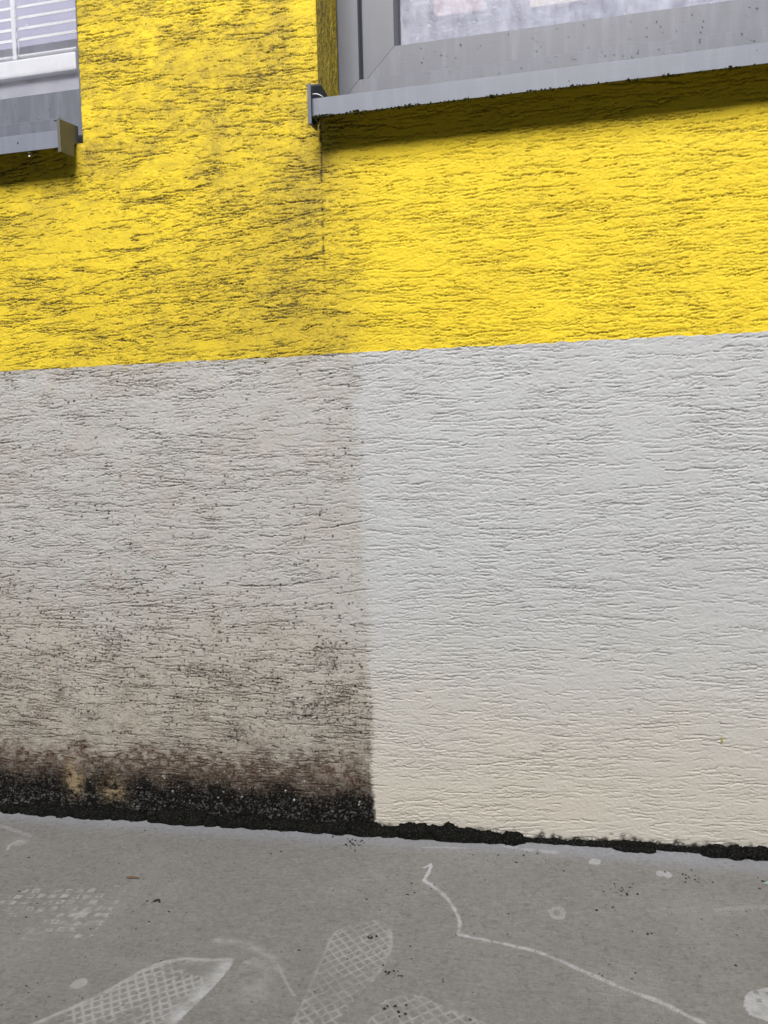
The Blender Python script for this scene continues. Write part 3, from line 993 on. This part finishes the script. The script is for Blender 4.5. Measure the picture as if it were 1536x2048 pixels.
SOLE_B = [(-.5421, -.4631), (-.4972, -.4111), (-.4643, -.3588), (-.4327, -.3385), (-.4046, -.3363), (-.3723, -.3297), (-.3717, -.3672), (-.3842, -.4178), (-.3960, -.4600), (-.42, -.52), (-.52, -.52)]
SOLE_C = [(-.2670, -.47), (-.265, -.3721), (-.2652, -.3019), (-.2642, -.2653), (-.2431, -.2415), (-.2159, -.2312), (-.1960, -.2480), (-.1892, -.2765), (-.1898, -.3094), (-.1976, -.3413), (-.213, -.384), (-.2250, -.43), (-.235, -.47)]
SOLE_D = [(-.1950, -.45), (-.1878, -.4086), (-.1807, -.3791), (-.1669, -.3653), (-.1486, -.3586), (-.1371, -.3608), (-.1053, -.3738), (-.0722, -.3865), (-.0668, -.39), (-.06, -.46)]
SOLE_E = [(.1984, -.3231), (.205, -.3053), (.2163, -.2958), (.240, -.2880), (.262, -.300), (.262, -.335), (.2400, -.3500), (.2187, -.3439), (.2017, -.3358)]
ROPE = [(-.1716, -.130), (-.154, -.1453), (-.1337, -.1691), (-.1189, -.1991), (-.1121, -.2198), (-.1107, -.2434)]
ROPE2 = [(-.1107, -.2434), (-.0837, -.2496), (-.0472, -.256), (-.0118, -.2651), (.033, -.2899), (.0747, -.313), (.114, -.3306), (.1366, -.3458), (.1542, -.356), (.19, -.38)]
ROPE_T = [(-.1716, -.130), (-.1679, -.1040), (-.1681, -.0868), (-.1762, -.0961)]


def build_ground():
    cg = .0014
    xs = np.arange(-.952, .332, cg); ys = np.arange(-.485, .021, cg)
    nx, ny = len(xs), len(ys)
    X, Y = np.meshgrid(xs, ys)
    r = np.random.default_rng(23)
    n_big = vnoise(ny, nx, 60, 80, r); n_m = vnoise(ny, nx, 18, 18, r); n_s = vnoise(ny, nx, 5, 6, r); n_f = vnoise(ny, nx, 1.6, 1.9, r)
    mark = np.zeros_like(X, dtype=np.float32)

    def put(a):
        np.maximum(mark, np.clip(a, 0, 1), out=mark)

    def net(ang, pa, pb, wid, warp=.0019):
        ca, sa = math.cos(ang), math.sin(ang)
        u = (X * ca + Y * sa) + warp * n_m + .0008 * n_s; v = (-X * sa + Y * ca) + warp * n_big + .0012 * n_s
        a = np.abs((u / pa) % 1 - .5) * pa; b = np.abs((v / pb) % 1 - .5) * pb
        return np.clip(1.3 - np.minimum(a, b) / wid, 0, 1)

    def outline(pts, wid, closed=False):
        p = list(pts) + ([pts[0]] if closed else [])
        return np.clip(1.25 - poly_dist(X, Y, smooth_line(p)) / wid, 0, 1)

    broken = np.clip(.55 + .75 * n_m + .55 * n_s + .4 * n_f + .3 * n_big, 0, 1)
    # net-soled print, lower left, its toe rubbed white
    ib = inside(X, Y, smooth_line(SOLE_B))
    put(ib * net(.62, .0098, .0098, .0019) * np.clip(broken + .05 + .5 * n_m, 0, .9) * .60)
    toe = np.exp(-(poly_dist(X, Y, [(-.372, -.335), (-.376, -.372), (-.392, -.430)]) / .014) ** 2)
    put(ib * toe * np.clip(.75 + .4 * n_s + .3 * n_f, 0, 1) * .80)
    put(outline(SOLE_B[:6], .0036) * np.clip(.75 + .5 * n_s + .4 * n_f, 0, 1) * .62)
    smear = np.exp(-(poly_dist(X, Y, [(-.4089, -.2982), (-.3756, -.2984), (-.3299, -.316), (-.3086, -.3403)]) / .006) ** 2)
    put(smear * (.24 + .25 * n_s + .15 * n_f))
    put(np.exp(-(poly_dist(X, Y, [(-.355, -.335), (-.335, -.35), (-.325, -.375)]) / .022) ** 2) * (.14 + .18 * n_m + .2 * n_s))
    put(outline([(-.3086, -.3403), (-.292, -.362), (-.279, -.378)], .0020) * .35)
    # print pointing at the wall
    ic = inside(X, Y, smooth_line(SOLE_C))
    put(ic * net(.78, .0105, .0105, .0014) * np.clip(broken * .7 + .28, 0, .9) * .54)
    put(outline(SOLE_C[:8], .0020) * np.clip(.62 + .7 * n_s + .5 * n_m, 0, 1) * .36)
    put(outline(SOLE_C[1:4], .0022) * np.clip(.6 + .6 * n_s + .4 * n_f, 0, 1) * .34)
    put(outline(SOLE_C[6:10], .0028) * np.clip(.6 + .5 * n_s, 0, 1) * .50)
    weave = (np.sin(X * 2 * math.pi / .0050) > .1) * (np.sin(Y * 2 * math.pi / .0085) > .1)
    put(weave * np.exp(-(((X + .215) / .075) ** 2 + ((Y + .290) / .028) ** 2)) * np.clip(.25 + .5 * n_s + .3 * n_m, 0, 1) * .48)
    put(weave * np.exp(-(((X + .245) / .035) ** 2 + ((Y + .345) / .030) ** 2)) * np.clip(.2 + .5 * n_s, 0, 1) * .40)
    # print at the lower edge
    idd = inside(X, Y, smooth_line(SOLE_D))
    put(idd * net(.70, .0112, .0120, .0015) * np.clip(broken * .7 + .38, 0, .9) * .52)
    put(outline(SOLE_D[1:9], .0018) * np.clip(.5 + .7 * n_s + .4 * n_f, 0, 1) * .40)
    # heel print, lower right, thick
    ie = inside(X, Y, smooth_line(SOLE_E))
    lug = (np.abs(((X - .216) / .0125) % 1 - .5) > .27) & (np.abs(((Y + .300) / .0125) % 1 - .5) > .27) & (np.hypot(X - .228, (Y + .308)) < .017)
    put(ie * np.clip(.80 - lug * .75 + .35 * n_s + .25 * n_f, 0, 1) * .72)
    # rope line
    d = np.minimum(poly_dist(X, Y, smooth_line(ROPE)), poly_dist(X, Y, smooth_line(ROPE2)))
    holes = (np.sin((X - Y) * 2 * math.pi / .0052) > .55) & (d < .0012) & (X > -.09)
    put(np.clip(1.6 - d / (.0022 + .0008 * n_s + .0006 * n_m), 0, 1) * np.clip(.70 + .45 * n_f + .3 * n_s - .55 * holes, 0, 1) * .82)
    put((poly_dist(X, Y, ROPE_T) < .0024 + .0006 * n_s) * .72)
    # pale dabs
    for (gx, gy), a, b in (((.064, -.0483), .0088, .0085), ((.1500, -.0695), .0060, .0075), ((.1590, -.0700), .0060, .0085)):
        put((np.hypot((X - gx) / a, (Y - gy) / b) < 1 + .25 * n_s) * .52)
    rr = np.hypot((X - .0096) / .0105, (Y + .1812) / .0125)
    put((np.abs(rr - .75 + .2 * n_s) < .30) * (.30 + .2 * n_f))
    for gx, gy, a in ((-.0319, -.0263, .013), (.0009, -.0295, .011), (-.008, -.0265, .008), (-.055, -.022, .012)):
        put((np.hypot((X - gx) / a, (Y - gy) / .005) < 1 + .3 * n_s) * .36)
    put((poly_dist(X, Y, [(-.188, -.0402), (-.150, -.036), (-.118, -.034)]) < .0018 + .001 * n_s) * .40)
    put((np.hypot((X + .5317) / .0085, (Y + .397) / .0100) < 1 + .25 * n_s) * (.42 + .15 * n_f))
    # scuffs upper left
    put((poly_dist(X, Y, [(-.9054, -.0593), (-.8692, -.0689), (-.8294, -.0844)]) < .004 + .0025 * n_s) * (.22 + .2 * n_f))
    put(np.exp(-(((X + .835) / .018) ** 2 + ((Y + .105) / .012) ** 2)) * (.28 + .35 * n_s + .2 * n_f))
    put((poly_dist(X, Y, [(-.8391, -.1021), (-.842, -.118), (-.8355, -.1304)]) < .0022 + .002 * n_f) * .50)
    # short tyre-like scrape at the right
    d = poly_dist(X, Y, [(.2053, -.1485), (.2369, -.1397), (.2738, -.1335), (.33, -.128)])
    put((d < .0040) * (np.sin((X * .9 + Y * .5) * 2 * math.pi / .0050) > -.1) * .30)
    # print of small lugs, left: rows of little squares
    ang = math.atan2(.0243, .1793)
    u = (X + .7711) * math.cos(ang) + (Y + .2287) * math.sin(ang); v = -(X + .7711) * math.sin(ang) + (Y + .2287) * math.cos(ang)
    cu, cv = .0165, .0150
    iu, iv = np.floor(u / cu), np.floor(-v / cv)
    hsh = np.abs(np.sin(iu * 12.99 + iv * 78.23) * 43758.5) % 1
    fu, fv = (u / cu) % 1 - .5 + .22 * (hsh - .5), ((-v) / cv) % 1 - .5 + .2 * (np.abs(np.sin(hsh * 91.7)) - .5)
    box = np.maximum(np.abs(fu), np.abs(fv))
    ring = (box < .30) & ((box > .15) | (hsh > .55))
    reg = (u > -.16) & (u < .19) & (v < .004) & (v > -.115) & (hsh > .18) & (v > -.05 - .5 * np.clip(u - .02, 0, 1) - .25 * (u < 0) * .1)
    put(ring * reg * np.clip(.55 + .8 * n_s + .3 * n_f, 0, 1) * .52)
    put(np.exp(-(((X + .605) / .035) ** 2 + ((Y + .272) / .028) ** 2)) * np.clip(.1 + .9 * n_s + .4 * n_f, 0, 1) * .62)
    put(np.exp(-(((X + .66) / .030) ** 2 + ((Y + .325) / .018) ** 2)) * np.clip(.0 + .8 * n_s + .4 * n_f, 0, 1) * .50)
    # bands of woven sheet print
    w2 = (np.sin(X * 2 * math.pi / .0046) > 0) * (np.sin((Y - .05 * X) * 2 * math.pi / .0072) > 0)
    put(w2 * np.exp(-(poly_dist(X, Y, [(-.4028, -.130), (-.3137, -.1605), (-.2658, -.1788), (-.1941, -.226)]) / .013) ** 2) * np.clip(.3 + .5 * n_m + .3 * n_s, 0, 1) * .36)
    put(w2 * np.exp(-(((X + .37) / .10) ** 2 + ((Y + .100) / .030) ** 2)) * np.clip(.2 + .5 * n_m, 0, 1) * .30)
    put(w2 * sstep(.0, .9, n_big + .4 * n_m) * .12)
    put(np.clip(n_big * .5 + n_m * .5 - .25, 0, 1) * .25 * (.5 + .5 * n_f))
    # strip wiped smooth along the wall
    rimw = np.interp(X, [-1, -.7, -.3, 0, .1, .35], [.040, .050, .052, .042, .048, .060])
    rim = (1 - sstep(.15, 1.25, (-Y - .004 + .006 * n_m + .003 * n_s) / rimw)) * (.72 + .15 * n_s + .10 * n_m)
    rust = sstep(.35, .9, vnoise(ny, nx, 30, 30, r) * .6 + n_m * .5) * .06 + .35 * np.exp(-(((X + .86) / .07) ** 2 + ((Y + .18) / .05) ** 2)) * (.5 + .5 * n_m)
    pr = np.clip(.10 + .25 * n_big + .30 * n_m, 0, 1)
    bl = spots(ny, nx, int(5200 * ny * nx * cg * cg), .35, 1.25, pr, r) * .75
    bl = np.maximum(bl, sstep(.25, .95, n_f + .3 * n_s) * .26)
    put(sstep(.3, .95, -n_f + .3 * n_m) * .10)
    h = .00018 * n_s + .00010 * n_f + .0009 * n_big * .5 + .00025 * mark
    V = np.stack([X, Y, ground_z(X) + h - .0012 * np.clip(-Y, 0, 1) * 0], -1).reshape(-1, 3)
    at = dict(mark=mark.reshape(-1), rim=np.clip(rim, 0, 1).reshape(-1), rust=np.clip(rust, 0, .6).reshape(-1), black=bl.reshape(-1))
    return V, quads_of(np.ones((ny - 1, nx - 1), bool), ny, nx), at


gv = build_ground()
# the rest of the paving, out to the horizon
outs = []
xa, xb, ya, yb = -.952, float(gv[0][:, 0].max()), -.485, .02
for (p, q, r_, s) in ((-40, xa, -60, .02), (xb, 40, -60, .02), (xa, xb, -60, ya)):
    nx_, ny_ = 24, 24
    def spread(a, b, n):
        near = a if abs(a) < abs(b) else b
        far = b if near == a else a
        t = np.linspace(0, 1, n) ** 3
        arr = near + (far - near) * t
        return np.sort(arr)
    xs_ = spread(p, q, nx_) if abs(p - q) > 3 else np.linspace(p, q, nx_)
    ys_ = spread(r_, s, ny_)
    XX, YY = np.meshgrid(xs_, ys_)
    ZZ = ground_z(np.clip(XX, -3, 3))
    outs.append((np.stack([XX, YY, ZZ], -1).reshape(-1, 3), quads_of(np.ones((ny_ - 1, nx_ - 1), bool), ny_, nx_),
                 dict(rim=np.zeros(XX.size, np.float32))))
gnd = grid_mesh('pavement', [gv] + outs, M_GROUND, None, ['mark', 'rim', 'rust', 'black'])
gnd['kind'] = 'structure'

# ------------------------------------------------------------------ moss along the foot of the wall
MOSS = [(-.9245, .0371, .0146), (-.8937, .0268, .0136), (-.8623, .0462, .0189), (-.8233, .0359, .0170), (-.7821, .0489, .0232), (-.7403, .0539, .0230),
        (-.7120, .030, .015), (-.6851, .0437, .0149), (-.6418, .0430, .0131), (-.5960, .0911, .0243), (-.5438, .0239, .0171), (-.5119, .0474, .0239), (-.4722, .0372, .0220), (-.4440, .026, .013),
        (-.4166, .0501, .0176), (-.3757, .0452, .0167), (-.3325, .0363, .0182), (-.2840, .0609, .0222), (-.2488, .0273, .0130), (-.2054, .0648, .0243), (-.1549, .0675, .0249),
        (-.1200, .040, .0200), (-.1029, .0366, .0175), (-.0858, .0356, .0174), (-.0554, .0314, .0181), (.1120, .030, .0080), (.1300, .034, .0085), (.2330, .0356, .0157), (.2628, .0333, .0171), (.2909, .0362, .0170),
        ]


def ordinal(n):
    return ('first', 'second', 'third', 'fourth', 'fifth', 'sixth', 'seventh', 'eighth', 'ninth', 'tenth')[n]


def moss_label(x):
    xs_ = sorted(m[0] for m in MOSS)
    zones = ((-2, -.805, 1, 'black moss cushion from the left end of the row along the wall foot'),
             (-.805, -.727, 1, 'black moss cushion between the two tan blotches at the wall foot'),
             (-.727, -.50, 1, 'black moss cushion to the right of the second tan blotch'),
             (-.50, -.272, -1, 'black moss cushion left of the washed edge, under the black algae band'),
             (-.272, .0, 1, 'black moss cushion right of the washed edge, under the clean plinth'),
             (.0, .2, 1, 'thin flat moss patch in the nearly bare gap under the clean plinth'),
             (.2, 2, -1, 'black moss cushion from the right end of the row under the clean plinth'))
    for a, b, d, txt in zones:
        if a <= x < b:
            z = [q for q in xs_ if a <= q < b][::d]
            return ordinal(z.index(x)) + ' ' + txt


def cushion(x, w, h, seed):
    bm = bmesh.new()
    nu, nv = 40, 16
    rx, ry = w * .64, .0150 * (.75 + .3 * min(1, h / .02))
    h *= .86
    rows = []
    for j in range(nv + 1):
        th = -.25 + (math.pi / 2 + .25) * j / nv
        row = []
        for i in range(nu):
            a = 2 * math.pi * i / nu
            d = Vector((math.cos(a) * math.cos(th), math.sin(a) * math.cos(th), math.sin(th)))
            q = Vector((d.x * rx, d.y * ry, d.z * h)) * 130 + Vector((seed * 7.3, seed * 3.1, seed))
            k = 1 + .30 * mnoise.noise(q * .55) + .13 * mnoise.noise(q * 1.7) + .09 * mnoise.noise(q * 4.1)
            row.append(bm.verts.new((d.x * rx * k, d.y * ry * k, d.z * h * .92 * k)))
        rows.append(row)
    for a, b in zip(rows, rows[1:]):
        for i in range(nu): bm.faces.new((a[i], a[(i + 1) % nu], b[(i + 1) % nu], b[i]))
    bmesh.ops.remove_doubles(bm, verts=rows[-1], dist=.0006)
    recalc(bm)
    rq = random.Random(seed)
    for k in range(int(60 + w * 1600)):
        a, th = rq.uniform(0, 2 * math.pi), rq.uniform(-.1, 1.45)
        d = Vector((math.cos(a) * math.cos(th), math.sin(a) * math.cos(th), math.sin(th)))
        p = Vector((d.x * rx, d.y * ry, d.z * h * .92)) * rq.uniform(.86, 1.06)
        tip = p + (d + Vector((rq.gauss(0, .6), rq.gauss(0, .6), rq.gauss(0, .4)))).normalized() * rq.uniform(.001, .0028)
        u = d.orthogonal().normalized() * .0006
        u.rotate(Matrix.Rotation(rq.uniform(0, 6.28), 3, d))
        q = d.cross(u)
        v0 = [bm.verts.new(p + u), bm.verts.new(p - u * .5 + q * .8), bm.verts.new(p - u * .5 - q * .8), bm.verts.new(tip)]
        for f in ((0, 1, 3), (1, 2, 3), (2, 0, 3)): bm.faces.new([v0[z] for z in f])
    o = obj('moss_cushion', bm, M_MOSS, None, True)
    o.location = (x, -.0035, ground_z(x) - .0005)
    tag(o, moss_label(x), 'moss', 'moss cushions along the foot of the wall')


for i, (x, w, h) in enumerate(MOSS):
    cushion(x, w, h, i + 1)
bm = bmesh.new()
xs = np.arange(-1.05, .42, .0025)
rows = []
for x in xs:
    t = mnoise.noise(Vector((x * 60, 1, 0))) + .6 * mnoise.noise(Vector((x * 210, 2, 0)))
    up = .0058 + .0034 * t + .004 * math.exp(-((x - .12) / .05) ** 2)
    out = .0065 + .0026 * t
    g = ground_z(x)
    rows.append([bm.verts.new(p) for p in ((x, -out, g - .001), (x, -out * .8, g + up * .55), (x, -out * .35, g + up), (x, .003, g + up * 1.05))])
for a, b in zip(rows, rows[1:]):
    for i in range(3): bm.faces.new((a[i], b[i], b[i + 1], a[i + 1]))
recalc(bm)
tag(obj('moss_seam', bm, M_MOSS, None, True), 'thin black crust of moss filling the joint at the wall foot', 'moss', None, 'stuff')

# moss hanging on the drip edge of the right sill
bm = bmesh.new()
rr = random.Random(8)
for i in range(900):
    x = XR + .003 + .66 * rr.random() ** 1.9
    clump = mnoise.noise(Vector((x * 40, 0, 5)))
    if rr.random() > .75 + .9 * clump - .9 * (x - XR): continue
    r = rr.uniform(.0005, .0013) * (1 + .6 * max(0, clump))
    add_blob(bm, (x, -.0405 + rr.uniform(-.0008, .0015), 1.0912 + rr.uniform(-.0014, .0016) * (1 + clump)), r * 1.3, r, r, i, .5, 1)
for i in range(26):
    r = rr.uniform(.001, .0024)
    add_blob(bm, (XR + rr.uniform(.0, .012), -.040 + rr.uniform(-.003, .004), 1.0885 + rr.uniform(-.006, .004)), r, r, r * 1.2, i + 900, .5, 1)
tag(obj('moss_fringe', bm, M_GREENMOSS, None, True), 'dark green moss fringe along the drip edge of the right sill', 'moss', None, 'stuff')

# ------------------------------------------------------------------ crumbs and litter
bm = bmesh.new()
rr = random.Random(17)
for cx, cy, n, s in ((-.2982, -.0435, 26, .012), (-.5275, -.2303, 5, .006), (-.216, -.2655, 9, .004), (-.1743, -.3275, 12, .007), (.0728, -.1613, 5, .006), (.0981, -.1233, 18, .016), (.1186, -.2127, 2, .003), (.18, -.072, 16, .012), (-.165, -.385, 10, .009), (-.04, -.05, 14, .03)):
    for k in range(n):
        r = rr.uniform(.0005, .0016)
        x, y = cx + rr.gauss(0, s), cy + rr.gauss(0, s * .7)
        add_blob(bm, (x, y, ground_z(x) + r * .45), r * 1.3, r, r * .7, k + cx * 90, .6, 1)
for k in range(330):
    x, y = rr.uniform(-1.0, .33), rr.uniform(-.46, -.02)
    r = .0003 + .0010 * rr.random() ** 2.5
    a = rr.uniform(.8, 2.0)
    add_blob(bm, (x, y, ground_z(x) + r * .4), r * a, r * 1.1, r * .6, k, .6, 1)
for k in range(2):
    add_blob(bm, (-.5275 + .004 * k, -.2303 + .002 * k, ground_z(-.5275) + .001), .0032, .0022, .0016, 40 + k, .7, 1)
tag(obj('dark_crumbs', bm, M_DEBRIS, None, True), 'small black crumbs of dirt scattered over the grey pavement', 'dirt', None, 'stuff')

bm = bmesh.new()
n = 14
rings = []
for i in range(n + 1):
    t = i / n
    r = .0021 * math.sin(math.pi * min(1, t * .96 + .02)) ** .7 * (1 - .35 * t) + .0002
    c = Vector((-.0098 + .0196 * t, .0006 * math.sin(t * 3), .0014 + .0006 * math.sin(t * math.pi)))
    rings.append([bm.verts.new(c + Vector((0, math.cos(2 * math.pi * k / 10) * r, math.sin(2 * math.pi * k / 10) * r * .6))) for k in range(10)])
for a, b in zip(rings, rings[1:]):
    for k in range(10): bm.faces.new((a[k], a[(k + 1) % 10], b[(k + 1) % 10], b[k]))
bm.faces.new(rings[0]); bm.faces.new(rings[-1]); recalc(bm)
o = obj('seed_husk', bm, M_HUSK, None, True)
o.location = (-.589, -.1812, ground_z(-.589)); o.rotation_euler = (0, 0, .06)
tag(o, 'small brown seed husk lying on the grey pavement', 'husk')


def scrap(name, pts, loc, rot, mat, curl, label, cat):
    bm = bmesh.new()
    c = bm.verts.new((0, 0, curl))
    vs_ = [bm.verts.new((x, y, curl * (abs(x) + abs(y)) * 60 * curl)) for x, y in pts]
    for i in range(len(vs_)): bm.faces.new((c, vs_[i], vs_[(i + 1) % len(vs_)]))
    bmesh.ops.solidify(bm, geom=list(bm.faces), thickness=.0004)
    o = obj(name, bm, mat)
    o.location = loc; o.rotation_euler = rot
    tag(o, label, cat)


scrap('leaf_scrap', [(-.0018, -.0045), (.0006, -.0040), (.0016, -.0005), (.0002, .0040), (-.0014, .0046), (-.0004, .0012)], (.2425, -.0030, .1839), (math.radians(88), 0, .1), M_LEAF, .0006, 'tiny yellow leaf scrap stuck to the clean grey plinth', 'leaf')
scrap('paint_flake', [(-.0075, .001), (-.002, -.0055), (.006, -.0045), (.0075, .002), (.001, .0050)], (.2880, -.0760, ground_z(.288) + .0008), (0, 0, .4), M_FLAKE, .0008, 'pale mint flake lying on the pavement near the wall', 'flake')

# a drop about to fall from the left sill
bm = bmesh.new()
pts = [(.0002, .0042), (.0008, .0028), (.0015, .0008), (.0020, -.0012), (.0016, -.0030), (.0006, -.0040)]
rings = [[bm.verts.new((math.cos(2 * math.pi * k / 12) * r, math.sin(2 * math.pi * k / 12) * r, z)) for k in range(12)] for r, z in pts]
for a, b in zip(rings, rings[1:]):
    for k in range(12): bm.faces.new((a[k], a[(k + 1) % 12], b[(k + 1) % 12], b[k]))
bm.faces.new(rings[0]); bm.faces.new(rings[-1]); recalc(bm)
o = obj('water_drop', bm, M_WATER, None, True)
o.location = (-.793, -.0400, 1.0876)
tag(o, 'water drop hanging from the drip edge of the left sill', 'water drop')
